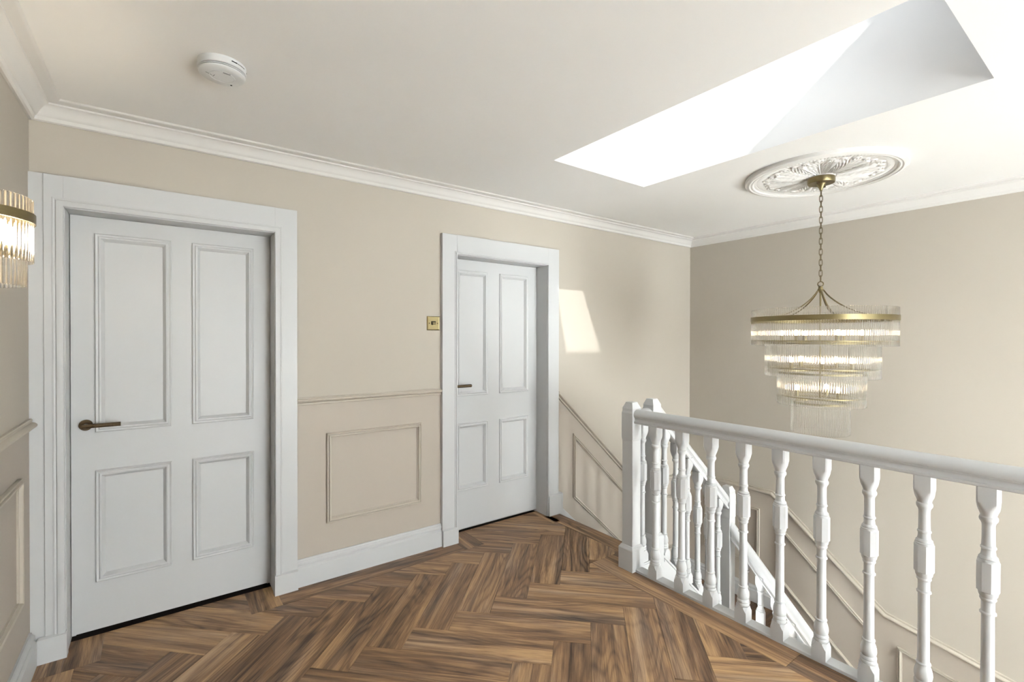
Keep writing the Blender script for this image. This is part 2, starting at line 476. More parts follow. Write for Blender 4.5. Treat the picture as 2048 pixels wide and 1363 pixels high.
def lay_plank(u0, u1, v0, v1, ang):
    global FULL
    quad = [uv2xy(u0 + GAP, v0 + GAP), uv2xy(u1 - GAP, v0 + GAP), uv2xy(u1 - GAP, v1 - GAP), uv2xy(u0 + GAP, v1 - GAP)]
    c = uv2xy((u0 + u1) / 2, (v0 + v1) / 2)
    parts = []
    for x0, x1, y0, y1 in RECTS:
        p = quad
        for ax, val, less in ((0, x0, False), (0, x1, True), (1, y0, False), (1, y1, True)):
            if p: p = clip(p, ax, val, less)
        if p and len(p) > 2 and area(p) > 2e-4: parts.append(p)
    if not parts: return
    ca, sa = math.cos(-ang), math.sin(-ang)
    loc = lambda q: ((q[0] - c[0]) * ca - (q[1] - c[1]) * sa, (q[0] - c[0]) * sa + (q[1] - c[1]) * ca)
    full = len(parts) == 1 and abs(area(parts[0]) - area(quad)) < 1e-6
    if full and FULL is not None:
        o = inst('plank', FULL, floor, (c[0], c[1], 0)); o.rotation_euler[2] = ang; return
    mb = MB()
    for p in parts: prism_poly(mb, [loc(q) for q in p], -TH, 0.0)
    o = mb.build('plank', M['wood'], None, (0, 0, 0))
    o.parent = floor; o.location = (c[0], c[1], 0); o.rotation_euler[2] = ang; WPOS[o.name] = Vector((c[0], c[1], 0))
    if full: FULL = o
for col in range(-7, 3):
    for k in range(-26, 26):
        du, dv = k * PW + col * PL, -k * PW + col * PL
        lay_plank(du, du + PL, dv, dv + PW, math.radians(45))
        lay_plank(du + PL, du + PL + PW, dv, dv + PL, math.radians(-45))
# border strips (grain along their length)
def strip(x0, x1, y0, y1):
    c = ((x0 + x1) / 2, (y0 + y1) / 2); lx, ly = x1 - x0, y1 - y0
    mb = MB(); g = GAP
    if lx >= ly: mb.box(-lx / 2 + g, lx / 2 - g, -ly / 2 + g, ly / 2 - g, -TH, 0)
    else: mb.box(-ly / 2 + g, ly / 2 - g, -lx / 2 + g, lx / 2 - g, -TH, 0)
    o = mb.build('border_strip', M['wood'], None, (0, 0, 0)); o.parent = floor
    o.location = (c[0], c[1], 0)
    if ly > lx: o.rotation_euler[2] = math.radians(90)
YB = D - 0.02
for a in [(-L, JW, 1.2, JN), (-L, JW, -0.2, 1.2), (-L, JW, S, -0.2), (-0.347, -0.22, JN, D + 0.09), (-L, -0.347, JN, YB),
          (0.37, 0.52, JN, D + 0.09), (0.52, 1.64, JN, YB), (1.64, 1.795, JN, D + 0.115),
          (JE, 2.33, 0.95, 2.12), (JE, 2.33, -0.25, 0.95), (JE, 2.33, S, -0.25), (2.33, JX, 1.93, 2.12), (2.42, 2.50, JN, D + 0.115)]:
    strip(*a)
# stair nosing board
mb = MB()
prof = [(-0.0665, -TH), (0.0665, -TH), (0.0665, -0.03), (0.078, -0.03), (0.084, -0.018), (0.080, -0.004), (0.070, 0.0), (-0.0665, 0.0)]
mb.loft([[(-0.43, -p[0], p[1]) for p in prof], [(0.385, -p[0], p[1]) for p in prof]])
o = mb.build('nosing', M['wood'], None, (0, 0, 0)); o.parent = floor; o.location = (2.519, 2.505, 0.0); o.rotation_euler[2] = math.radians(90)

# ================================================================= TRIM
TRIM = [0]
def trim(mb, mat, **k):
    TRIM[0] += 1
    return struct(mb.build('trim_%d' % TRIM[0], mat, **k))
# cornice: a = distance from the wall, b = height
CORN = [(0, 2.364), (0.011, 2.362), (0.019, 2.366), (0.022, 2.374), (0.024, 2.380), (0.030, 2.384), (0.036, 2.392), (0.043, 2.403), (0.053, 2.414),
        (0.064, 2.421), (0.071, 2.423), (0.073, 2.430), (0.105, 2.431), (0.110, 2.434), (0.114, ZC), (0.0, ZC)]
mb = MB()
mb.sweep([(-L, S), (W, S), (W, D), (-L, D)], CORN, lambda x, y, b: (x, y, b), closed=True)
trim(mb, M['plaster'], smooth=True, angle=35)

RAIL = [(-0.022, 0), (-0.022, 0.009), (-0.018, 0.012), (-0.012, 0.012), (-0.010, 0.009), (-0.007, 0.010), (-0.004, 0.020), (0.002, 0.027), (0.010, 0.028), (0.015, 0.023), (0.016, 0.014), (0.021, 0.013), (0.021, 0)]
PANEL = [(0, 0), (0, 0.013), (0.003, 0.016), (0.006, 0.015), (0.008, 0.010), (0.011, 0.010), (0.013, 0.019), (0.018, 0.020), (0.022, 0.017), (0.025, 0.008), (0.028, 0.007), (0.028, 0)]
def rail_on(path, to3):
    mb = MB(); mb.sweep(path, RAIL, to3); return trim(mb, M['rail'], smooth=True, angle=30)
def frame_on(path, to3, mat='rail', prof=PANEL):
    mb = MB(); mb.sweep(path, prof, to3, closed=True); return trim(mb, M[mat], smooth=True, angle=30)
rail_on([(0.622, DR + 0.004), (1.536, DR + 0.004)], north())
rail_on([(2.594, 0.96 + 0.918 * 0.015), (XR2, 0.022), (W, 0.022)], north())
rail_on([(D, 0.022), (2.07, 0.022), (1.23, -0.685), (S, -0.685 - 0.195 * (1.23 - S))], lambda y, z, b: (W - b, y, z))
rail_on([(D - 0.03, DR - 0.003), (S, DR - 0.003)], west())
def rect(a0, a1, z0, z1): return [(a0, z0), (a1, z0), (a1, z1), (a0, z1)]
frame_on(rect(0.785, 1.391, 0.327, 0.856), north())
pz = lambda x, z0: z0 - 0.93 * (x - 2.778)
frame_on([(2.778, pz(2.778, 0.085)), (3.60, pz(3.60, 0.085) + 0.02), (3.60, pz(3.60, 0.622)), (2.778, 0.622)], north())
frame_on(rect(3.74, 4.28, -0.69, -0.152), north())
frame_on(rect(2.18, 2.74, -0.69, -0.152), east())
frame_on([(1.30, -1.365), (2.03, -0.717), (2.03, -0.225), (1.30, -0.873)], east())
frame_on([(0.1, -1.62), (1.152, -1.41), (1.152, -0.889), (0.1, -1.10)], east())
frame_on(rect(1.75, 2.682, 0.345, 0.857), west())
frame_on(rect(0.55, 1.50, 0.345, 0.857), west())

# baseboards: a = out from wall, b = height
BASE = [(0, 0), (0.024, 0), (0.024, 0.104), (0.020, 0.109), (0.014, 0.113), (0.013, 0.118), (0.019, 0.124), (0.019, 0.134), (0.014, 0.140), (0.010, 0.143), (0.008, 0.152), (0, 0.152)]
mb = MB(); mb.sweep([(1.549, D), (0.618, D)], BASE, lambda x, y, b: (x, y, b)); struct(mb.build('baseboard_north', M['white'], smooth=True, angle=30))
mb = MB(); mb.sweep([(-L, D - 0.045), (-L, S)], BASE, lambda x, y, b: (x, y, b)); struct(mb.build('baseboard_west', M['white'], smooth=True, angle=30))
ZQ = -5 * RISE                         # quarter landing level
mb = MB(); mb.sweep([(W, 2.02), (W, D), (3.55, D)], BASE, lambda x, y, b: (x, y, b + ZQ)); struct(mb.build('baseboard_east', M['white'], smooth=True, angle=30))

# raking wall string beside the upper flight, skirting beside the lower flight
mb = MB()
st = lambda x: 0.045 - SL * (x - 2.63)
prof = [(2.60, -0.30), (3.56, st(3.56) - 0.32), (3.56, st(3.56)), (2.635, st(2.635)), (2.60, 0.075)]
mb.loft([[(x, D, z) for x, z in prof], [(x, D - 0.022, z) for x, z in prof]])
trim(mb, M['white'], bevel=0.003)
mb = MB()
prof = [(2.02, ZQ - 0.20), (1.2, ZQ - 0.20 - 0.9), (1.2, ZQ + 0.15 - SL * 0.82), (2.02, ZQ + 0.152)]
mb.loft([[(W, y, z) for y, z in prof], [(W - 0.022, y, z) for y, z in prof]])
trim(mb, M['white'], bevel=0.003)
# white fascia boards round the stairwell edge
mb = MB(); mb.box(2.345, 2.378, S, 1.89, -0.30, -0.002); trim(mb, M['white'])
mb = MB(); mb.box(2.378, 2.50, 1.897, 1.93, -0.42, 0.004); trim(mb, M['white'])
mb = MB(); mb.box(2.33, 2.376, S, 1.905, ZB, -0.30); struct(mb.build('wall_stairwell', M['wall']))
mb = MB(); mb.box(2.33, W, S, D, ZB - 0.15, ZB); mb2 = struct(mb.build('floor_lower', M['stair_wood']))

# ================================================================= DOORS
def door(idx, x0, x1, zh, yl, panels, handle_x, handle_z, cas_l, cas_r, plinths, wide_top, bead):
    root = struct(empty('door_%d' % idx, ((x0 + x1) / 2, yl, 0)))
    zb = 0.022; zt = zh - 0.008; th = 0.04
    a0, a1 = x0 + 0.009, x1 - 0.006
    (pl0, pl1), (pr0, pr1), (zu1, zu0), (zl1, zl0) = panels
    for s0, s1 in ((a0, pl0), (pl1, pr0), (pr1, a1)):
        mb = MB(); mb.box(s0, s1, yl, yl + th, zb, zt); mb.build('stile', M['white'], root)
    for p0, p1 in ((pl0, pl1), (pr0, pr1)):
        for z0, z1 in ((zb, zl0), (zl1, zu0), (zu1, zt)):
            mb = MB(); mb.box(p0, p1, yl, yl + th, z0, z1); mb.build('rail', M['white'], root)
        for z0, z1 in ((zl0, zl1), (zu0, zu1)):
            mb = MB(); mb.box(p0, p1, yl + 0.009, yl + th - 0.006, z0, z1); pn = mb.build('panel', M['white'], root)
            mb = MB()
            mb.sweep([(p0 - 0.006, z0 - 0.006), (p1 + 0.006, z0 - 0.006), (p1 + 0.006, z1 + 0.006), (p0 - 0.006, z1 + 0.006)],
                     [(0, 0.0), (0, 0.006), (0.004, 0.010), (0.009, 0.007), (0.012, 0.006), (0.017, 0.011), (0.023, 0.010), (0.028, 0.003), (0.033, -0.003), (0.036, -0.008), (0.036, -0.010), (0.006, -0.004)],
                     lambda x, z, b: (x, yl - b, z), closed=True)
            mb.build('panel_moulding', M['white'], pn, smooth=True, angle=30)
    # frame: jambs, head, casing boards
    yf = D - 0.030
    for j0, j1 in ((x0, x0 + 0.006), (x1 - 0.004, x1)):
        mb = MB(); mb.box(j0, j1, D - 0.02, D + 0.17, 0, zh); mb.build('jamb', M['white'], root)
    mb = MB(); mb.box(x0, x1, D - 0.02, D + 0.17, zh - 0.006, zh + 0.004); mb.build('head_jamb', M['white'], root)
    for s0, s1 in ((x0 + 0.006, x0 + 0.02), (x1 - 0.018, x1 - 0.004)):
        mb = MB(); mb.box(s0, s1, yl + th, yl + th + 0.012, 0, zh); mb.build('door_stop', M['white'], root)
    mb = MB(); mb.box(cas_l, x0 + 0.002, yf, D, 0.0, zh + wide_top); mb.build('casing', M['white'], root, bevel=0.002)
    mb = MB(); mb.box(x1 - 0.002, cas_r, yf, D, 0.0, zh + wide_top); mb.build('casing', M['white'], root, bevel=0.002)
    mb = MB(); mb.box(x0 + 0.002, x1 - 0.002, yf, D, zh - 0.002, zh + wide_top); mb.build('casing_head', M['white'], root, bevel=0.0005)
    # bead round the inner edge of the casing
    mb = MB()
    mb.sweep([(x0, 0.11), (x0, zh), (x1, zh), (x1, 0.11)], [(-0.003, -0.004), (-0.003, 0.004), (0.0, 0.008), (bead * 0.4, 0.009), (bead * 0.7, 0.007), (bead * 0.85, 0.002), (bead, 0.004), (bead + 0.005, 0.003), (bead + 0.007, -0.004)],
             lambda x, z, b: (x, yf - b, z))
    mb.build('casing_bead', M['white'], root, smooth=True, angle=30)
    for q0, q1, h in plinths:
        mb = MB(); mb.box(q0, q1, D - 0.045, D, 0.0, h - 0.006)
        mb.loft([[(q0, D - 0.045, h - 0.006), (q1, D - 0.045, h - 0.006), (q1, D, h - 0.006), (q0, D, h - 0.006)], [(q0 + 0.003, D - 0.033, h), (q1 - 0.003, D - 0.033, h), (q1 - 0.003, D, h), (q0 + 0.003, D, h)]])
        mb.build('plinth_block', M['white'], root)
    # lever handle
    def cyl_y(mb, cx, cz, y0, y1, rr, seg=28):
        mb.loft([[(cx + q * math.cos(2 * math.pi * i / seg), y, cz + q * math.sin(2 * math.pi * i / seg)) for i in range(seg)] for y, q in ((y0, rr), (y1 + 0.001, rr), (y1, rr * 0.96))])
    mb = MB(); cyl_y(mb, handle_x, handle_z, yl, yl - 0.008, 0.0255)
    hr = mb.build('handle', M['bronze'], root, smooth=True, angle=40)
    mb = MB(); cyl_y(mb, handle_x, handle_z, yl - 0.008, yl - 0.058, 0.0085)
    mb.build('handle_neck', M['bronze'], hr, smooth=True, angle=40)
    mb = MB(); mb.tube([(handle_x - 0.011, yl - 0.05, handle_z), (handle_x + 0.03, yl - 0.05, handle_z)], 0.0098, 20)
    mb.build('lever', M['bronze'], hr, smooth=True, angle=40)
    mb = MB(); n = 40
    mb.tube([(handle_x + 0.03 + 0.1 * i / n, yl - 0.05, handle_z) for i in range(n + 1)], [0.0104 if i % 2 else 0.0097 for i in range(n + 1)], 20)
    mb.build('knurled_grip', M['bronze'], hr)
    return root
door(1, *DOORS[0], ((-0.248, 0.038), (0.1375, 0.411), (1.909, 0.972), (0.778, 0.255)), -0.287, 1.005, -0.412, 0.619,
     [(-0.436, -0.340, 0.112), (0.500, 0.619, 0.112)], 0.134, 0.030)
mb = MB(); mb.box(-L, -0.411, D - 0.024, D, 0, 2.134); o = mb.build('filler_board', M['white'], bpy.data.objects['door_1'])
door(2, *DOORS[1], ((1.728, 1.990), (2.108, 2.378), (1.908, 1.0), (0.79, 0.307)), 1.690, 1.072, 1.537, 2.594,
     [(1.537, 1.655, 0.112), (2.484, 2.628, 0.165)], 0.132, 0.010)

# ================================================================= STAIRS
stair = tag(empty('staircase', (X_TOP, 2.4, ZQ)), 'white and dark oak staircase turning down behind the white landing balustrade', 'staircase')
for k in range(1, 6):
    xr = X_TOP + GO * (k - 1) - 0.03
    mb = MB(); mb.box(xr - 0.018, xr, 1.93, D - 0.022, -RISE * k, -RISE * (k - 1) - 0.03); mb.build('riser', M['white'], stair)
    if k < 5:
        mb = MB(); mb.box(-0.49, 0.49, -GO - 0.012, 0.012 + 0.012, -0.028, 0); o = mb.build('tread', M['stair_wood'], None, (0, 0, 0))
        o.parent = stair; o.rotation_euler[2] = math.radians(90)
        o.location = Vector((xr, 2.41, -RISE * k)) - WPOS['staircase']
mb = MB(); mb.box(3.43, W - 0.004, 1.90, D - 0.004, ZQ - 0.06, ZQ); mb.build('quarter_landing', M['stair_wood'], stair)
mb = MB(); mb.box(3.46, W - 0.024, 1.862, 1.90, ZQ - 0.03, ZQ); mb.build('nosing', M['stair_wood'], stair)
for k in range(1, 5):
    yr = 1.90 - GO * (k - 1)
    mb = MB(); mb.box(3.47, W - 0.022, yr - 0.018, yr, ZQ - RISE * k, ZQ - RISE * (k - 1) - 0.03); mb.build('riser', M['white'], stair)
    if k < 4:
        mb = MB(); mb.box(3.47, W - 0.022, yr - GO - 0.03, yr, ZQ - RISE * k - 0.028, ZQ - RISE * k); mb.build('tread', M['stair_wood'], stair)
# outer strings with capping
def zs1(x): return -0.012 - 0.91 * (x - 2.655)
mb = MB()
prof = [(2.586, zs1(2.586) - 0.33), (3.409, zs1(3.409) - 0.33), (3.409, zs1(3.409) - 0.02), (2.586, zs1(2.586) - 0.02)]
mb.loft([[(x, 1.905, z) for x, z in prof], [(x, 1.945, z) for x, z in prof]]); mb.build('string', M['white'], stair)
mb = MB(); prof = [(2.600, zs1(2.600) - 0.02), (3.409, zs1(3.409) - 0.02), (3.409, zs1(3.409)), (2.600, zs1(2.600))]
mb.loft([[(x, 1.895, z) for x, z in prof], [(x, 1.96, z) for x, z in prof]]); mb.build('string_cap', M['white'], stair, bevel=0.004)
def zs2(y): return -0.93 - 1.0 * (1.86 - y)
mb = MB(); prof = [(1.89, zs2(1.89) - 0.35), (1.05, zs2(1.05) - 0.35), (1.05, zs2(1.05) - 0.02), (1.89, zs2(1.89) - 0.02)]
mb.loft([[(3.43, y, z) for y, z in prof], [(3.47, y, z) for y, z in prof]]); mb.build('string', M['white'], stair)
mb = MB(); prof = [(1.89, zs2(1.89) - 0.02), (1.05, zs2(1.05) - 0.02), (1.05, zs2(1.05)), (1.89, zs2(1.89))]
mb.loft([[(3.42, y, z) for y, z in prof], [(3.485, y, z) for y, z in prof]]); mb.build('string_cap', M['white'], stair, bevel=0.004)

# ================================================================= NEWEL POSTS
def newel(label, x0, y0, ztop, zbase, zfoot, group):
    cx, cy = x0 + 0.0425, y0 + 0.0425
    root = tag(empty('newel_post', (cx, cy, zbase)), label, 'newel post', group)
    h = 0.0425; hs = 0.0395
    mb = MB()
    mb.frustum(cx, cy, hs, hs, zfoot, ztop - 0.235)
    mb.frustum(cx, cy, hs, h, ztop - 0.235, ztop - 0.222)
    mb.frustum(cx, cy, h, h, ztop - 0.222, ztop - 0.065)
    mb.frustum(cx, cy, h, hs, ztop - 0.065, ztop - 0.052)
    mb.frustum(cx, cy, hs, hs, ztop - 0.052, ztop - 0.036)
    mb.build('shaft', M['white'], root, bevel=0.002)
    mb = MB(); mb.frustum(cx, cy, hs, hs - 0.013, ztop - 0.036, ztop - 0.006); mb.frustum(cx, cy, hs - 0.013, hs - 0.0145, ztop - 0.006, ztop)
    mb.build('cap', M['white'], root)
    return root, cx, cy
nr, cx, cy = newel('white square newel post at the landing corner where the long handrail ends', 2.30, 1.89, 1.026, 0.0, 0.0, 'white newel posts')
def newel_base(root, cx, cy, z0, hgt):
    mb = MB(); mb.frustum(cx, cy, 0.055, 0.055, z0, z0 + hgt - 0.022)
    mb.frustum(cx, cy, 0.055, 0.052, z0 + hgt - 0.022, z0 + hgt - 0.016); mb.frustum(cx, cy, 0.052, 0.047, z0 + hgt - 0.016, z0 + hgt - 0.010)
    mb.frustum(cx, cy, 0.049, 0.042, z0 + hgt - 0.010, z0 + hgt)
    mb.build('plinth', M['white'], root, bevel=0.0015)
newel_base(nr, cx, cy, 0.0, 0.150)
nr, cx, cy = newel('white square newel post at the head of the stairs, behind the corner post', 2.50, 1.89, 1.032, 0.0, -0.40, 'white newel posts')
newel_base(nr, cx, cy, 0.004, 0.170)
nr, cx, cy = newel('white square newel post lower down at the turn of the stairs', 3.41, 1.89, 0.305, ZQ, -1.40, 'white newel posts')

# ================================================================= BALUSTRADES
def baluster_mesh():
    """turned baluster 0.9 m tall on a 58 mm square block, base centre at the origin"""
    mb = MB(); hb = 0.029
    SEG = 32
    def block(levels):
        """square block cut by a cone: radius per level, flat faces keep their arris"""
        rings = []
        for z, rr in levels:
            ring = []
            for j in range(SEG):
                a = 2 * math.pi * (j + 0.5) / SEG
                c, s_ = math.cos(a), math.sin(a)
                q = min(hb / max(abs(c), abs(s_)), rr)
                ring.append((q * c, q * s_, z))
            rings.append(ring)
        return rings
    def sq(z, ch):
        k = hb - ch
        return [(hb, -k, z), (hb, k, z), (k, hb, z), (-k, hb, z), (-hb, k, z), (-hb, -k, z), (-k, -hb, z), (k, -hb, z)]
    mb.loft([sq(0.0, 0.0002), sq(0.052, 0.0002), sq(0.060, 0.006), sq(0.072, 0.0135), sq(0.080, 0.0155)])
    P = [(0.0265, 0.078), (0.0285, 0.084), (0.0285, 0.088), (0.0275, 0.092), (0.0255, 0.095), (0.0285, 0.099), (0.0285, 0.104), (0.0265, 0.109), (0.0245, 0.112), (0.027, 0.118), (0.0285, 0.128),
         (0.028, 0.140), (0.025, 0.153), (0.021, 0.164), (0.0195, 0.169), (0.0228, 0.172), (0.0228, 0.176), (0.0188, 0.179),
         (0.0182, 0.30), (0.0175, 0.445), (0.0225, 0.4475), (0.0225, 0.4525), (0.0185, 0.456), (0.0180, 0.478), (0.0185, 0.492), (0.0225, 0.499), (0.0225, 0.503), (0.021, 0.506), (0.0255, 0.515), (0.0275, 0.527)]
    mb.lathe(0, 0, P, SEG)
    ro = 0.0315
    octr = lambda q, z: [(q * math.cos(math.pi / 8 + math.pi / 4 * j), q * math.sin(math.pi / 8 + math.pi / 4 * j), z) for j in range(8)]
    mb.loft([octr(ro, 0.529), octr(ro, 0.633)])
    P = [(0.0285, 0.633), (0.0285, 0.640), (0.0245, 0.643), (0.0265, 0.646), (0.0255, 0.650), (0.0205, 0.656), (0.0188, 0.668), (0.0185, 0.678), (0.0215, 0.681), (0.0215, 0.6855), (0.0185, 0.689),
         (0.0178, 0.72), (0.0175, 0.762), (0.019, 0.770), (0.021, 0.774), (0.0245, 0.780), (0.0255, 0.786), (0.0245, 0.792), (0.0215, 0.796), (0.0225, 0.802), (0.0245, 0.808), (0.0265, 0.814)]
    mb.lathe(0, 0, P, SEG)
    mb.loft(block([(0.812, 0.0262), (0.818, 0.0285), (0.826, 0.0315), (0.836, 0.0348), (0.846, 0.0378), (0.856, 0.0405), (0.862, 0.0420), (0.905, 0.0420)]))
    return mb.build('baluster', M['white'], None, (0, 0, 0), smooth=True, angle=22)
BAL = baluster_mesh()
first = [True]
def put_baluster(root, x, y, z, hgt):
    if first[0]:
        first[0] = False; o = BAL; o.parent = root; WPOS[o.name] = Vector((x, y, z)); o.location = Vector((x, y, z)) - WPOS[root.name]
    else: o = inst('baluster', BAL, root, (x, y, z))
    o.scale = (1, 1, hgt / 0.905)
    return o
# handrail section: a sideways, b up from underside
HR = [(-0.027, 0.0), (-0.0305, 0.002), (-0.032, 0.006), (-0.032, 0.013), (-0.0285, 0.0145), (-0.0245, 0.019), (-0.0225, 0.025), (-0.023, 0.031), (-0.0255, 0.0345), (-0.029, 0.035), (-0.029, 0.038),
      (-0.0335, 0.041), (-0.036, 0.047), (-0.0365, 0.053), (-0.035, 0.062), (-0.031, 0.070), (-0.024, 0.0775), (-0.013, 0.083), (0.0, 0.0845)]
HR = HR + [(-a, b) for a, b in HR[-2::-1]]
def handrail(root, p0, p1):
    p0, p1 = Vector(p0), Vector(p1); t = (p1 - p0); side = Vector((t.y, -t.x, 0)).normalized()
    k = 1.0 / max(0.3, Vector((t.x, t.y, 0)).length / t.length)
    mb = MB(); mb.loft([[p + side * a + Vector((0, 0, b * k)) for a, b in HR] for p in (p0, p1)])
    return mb.build('handrail', M['white'], root, smooth=True, angle=32)

XBAL = 2.345
b1 = tag(empty('balustrade', (XBAL, 0.9, 0)), 'long white balustrade of turned spindles along the landing edge in the foreground', 'balustrade', 'white stair balustrades')
handrail(b1, (XBAL, S, 0.900), (XBAL, 1.8902, 0.900))
mb = MB(); mb.box(XBAL - 0.029, XBAL + 0.033, S, 1.877, 0.0, 0.016); mb.build('base_rail', M['white'], b1, bevel=0.002)
for k in range(26):
    y = 1.755 - 0.1753 * k
    if y > S + 0.05: put_baluster(b1, XBAL, y, 0.010, 0.895)
b2 = tag(empty('balustrade', (2.44, 1.932, 0)), 'short white return rail with one spindle joining the two upper newel posts', 'balustrade', 'white stair balustrades')
handrail(b2, (2.385, 1.932, 0.890), (2.50, 1.932, 0.890))
mb = MB(); mb.box(2.398, 2.487, 1.90, 1.965, 0.0, 0.016); mb.build('base_rail', M['white'], b2, bevel=0.002)
put_baluster(b2, 2.444, 1.932, 0.010, 0.885)
b3 = tag(empty('balustrade', (3.0, 1.93, zs1(3.0))), 'white raking balustrade on the upper stair flight seen behind the landing spindles', 'balustrade', 'white stair balustrades')
zr1 = lambda x: 0.602 - 0.90 * (x - 2.9)
handrail(b3, (2.5848, 1.93, zr1(2.5848)), (3.4102, 1.93, zr1(3.4102)))
for x in (2.668, 2.797, 2.926, 3.055, 3.184, 3.316):
    put_baluster(b3, x, 1.93, zs1(x) - 0.012, zr1(x) - zs1(x) + 0.03)
b4 = tag(empty('balustrade', (3.45, 1.5, zs2(1.5))), 'white raking balustrade on the lower stair flight below the turn', 'balustrade', 'white stair balustrades')
zr2 = lambda y: -0.115 - 1.02 * (1.86 - y)
handrail(b4, (3.452, 1.10, zr2(1.10)), (3.452, 1.8902, zr2(1.8902)))
for y in (1.79, 1.681, 1.573, 1.466, 1.358, 1.25):
    put_baluster(b4, 3.452, y, zs2(y) - 0.012, zr2(y) - zs2(y) + 0.03)

# ================================================================= CEILING ROSE
CX, CY = 3.30, 1.25
rose = tag(empty('ceiling_rose', (CX, CY, ZC)), 'round white plaster ceiling rose with moulded leaf relief above the chandelier', 'ceiling rose')
RR = 0.425
prof = [(RR, ZC), (RR, 2.420), (RR - 0.003, 2.4165), (RR - 0.012, 2.4155), (RR - 0.016, 2.4125), (RR - 0.026, 2.411), (RR - 0.030, 2.414), (RR - 0.036, 2.4145), (RR - 0.042, 2.412), (RR - 0.048, 2.414), (RR - 0.052, 2.421), (RR - 0.066, 2.4235), (RR - 0.075, ZC)]
mb = MB(); mb.lathe(CX, CY, prof, 128, caps=False); mb.build('rim', M['plaster'], rose, smooth=True, angle=35)
# relief field
def relief(rn, th):
    """height of the plaster relief (0..1) at radius fraction rn and angle th"""
    n = 10
    sec = (th / (2 * math.pi) * n) % 1.0 - 0.5          # position across one leaf sector
    a = abs(sec); sg = 1 if sec > 0 else -1
    h = 0.12
    if 0.22 < rn < 0.80:
        t = (rn - 0.22) / 0.58
        blade = 0.055 + 0.075 * t
        e = (0.5 - a) / blade                            # smooth plume on the sector boundary
        if e < 1:
            h = max(h, 0.80 * math.sqrt(max(0, 1 - e * e)) * (0.75 + 0.25 * t))
        elif a < 0.40:                                   # pierced acanthus leaf
            env = math.sin(math.pi * min(1, 0.10 + 0.88 * t)) ** 0.5
            ph = t * 6.0 - a * (7.0 + 2.0 * t)
            v = 0.5 + 0.5 * math.cos(2 * math.pi * ph)
            lobe = 0.5 + 0.5 * math.cos(2 * math.pi * (a * 7.5 + 0.15 * sg))
            h = env * (0.32 + 0.48 * v * (0.55 + 0.45 * lobe))
            if v < 0.22 and lobe < 0.6: h = 0.0
            h = max(h, 0.85 * env * math.exp(-(a / 0.028) ** 2))
    for rc, ac, sz in ((0.845, 0.0, 0.075), (0.82, 0.34, 0.055), (0.82, -0.34, 0.055)):   # scrolls
        dy = (sec - ac) * 2 * math.pi / n * rn; dx = rn - rc
        rad = math.hypot(dx, dy)
        if rad < sz:
            ang = math.atan2(dy, dx) * (1 if ac >= 0 else -1)
            h = max(h, 0.25 + 0.50 * (0.5 + 0.5 * math.cos(rad / sz * 8 - ang)) * (1 - (rad / sz) ** 4))
    if 0.15 < rn < 0.21: h = max(h, 0.7 * math.sin(math.pi * (rn - 0.15) / 0.06))
    if rn > 0.90:
        h = max(h, 0.22 + 0.22 * (0.5 + 0.5 * math.cos(th * 120)) * math.sin(math.pi * min(1, (rn - 0.90) / 0.10)))
    return min(1.0, h)
NR, NT = 120, 900
vs, fs = [], []
RF = RR - 0.066
for i in range(NR + 1):
    rn = 0.08 + 0.92 * i / NR
    for j in range(NT):
        a = 2 * math.pi * j / NT
        z = 2.4300 - 0.018 * relief(rn, a) - 0.008 * (1 - rn)
        vs.append((CX + RF * rn * math.cos(a), CY + RF * rn * math.sin(a), z))
for i in range(NR):
    for j in range(NT):
        q = (j + 1) % NT
        fs.append((i * NT + j, i * NT + q, (i + 1) * NT + q, (i + 1) * NT + j))
mb = MB(); mb.add(vs, fs); mb.build('leaf_relief', M['plaster'], rose, smooth=True, angle=80)

# ================================================================= CHANDELIER
ch = tag(empty('chandelier', (CX, CY, 1.725)), 'tiered glass rod chandelier with brass ring hanging from the ceiling rose', 'chandelier')
mb = MB(); mb.lathe(CX, CY, [(0.0, 2.412), (0.074, 2.412), (0.074, 2.384), (0.071, 2.379), (0.03, 2.378), (0.0, 2.378)], 40, caps=False)
cnp = mb.build('canopy', M['brass'], ch, smooth=True, angle=35)
mb = MB(); mb.lathe(CX, CY, [(0.030, 2.377), (0.026, 2.372), (0.012, 2.352), (0.008, 2.340), (0.006, 2.332)], 24); mb.build('canopy_cone', M['brass'], cnp, smooth=True, angle=35)
for k in (0, 1):
    aa = YAW * -1 + 0.2 + math.pi * k + 0.5
    mb = MB(); mb.lathe(CX + 0.055 * math.cos(aa), CY + 0.055 * math.sin(aa), [(0.008, 2.378), (0.008, 2.368), (0.006, 2.366)], 12); mb.build('canopy_screw', M['bronze'], cnp)
# chain
view = math.atan2(CY, CX)
def link_pts(z0, lng, wid, ang):
    pts = []
    for i in range(20):
        t = 2 * math.pi * i / 20
        a = wid * math.copysign(abs(math.cos(t)) ** 0.6, math.cos(t)); b = (lng / 2) * math.copysign(abs(math.sin(t)) ** 0.75, math.sin(t))
        pts.append((a * math.cos(ang), a * math.sin(ang), z0 + b))
    return pts
ztop, zbot = 2.335, 1.775
nl = 17; pitch = (ztop - zbot) / nl
cl = None
for i in range(nl):
    ang = view + math.pi / 2 + (0.25 if i % 2 else 0.25 + math.pi / 2)
    zc = ztop - pitch * (i + 0.5)
    if cl is None:
        mb = MB(); mb.tube(link_pts(0, pitch * 1.28, 0.0085, 0), 0.0022, 8, closed=True)
        cl = mb.build('chain_link', M['chain'], None, (0, 0, 0), smooth=True, angle=60); cl.parent = ch
        cl.location = Vector((CX, CY, zc)) - WPOS[ch.name]; cl.rotation_euler[2] = ang
    else: inst('chain_link', cl, ch, (CX, CY, zc), ang)
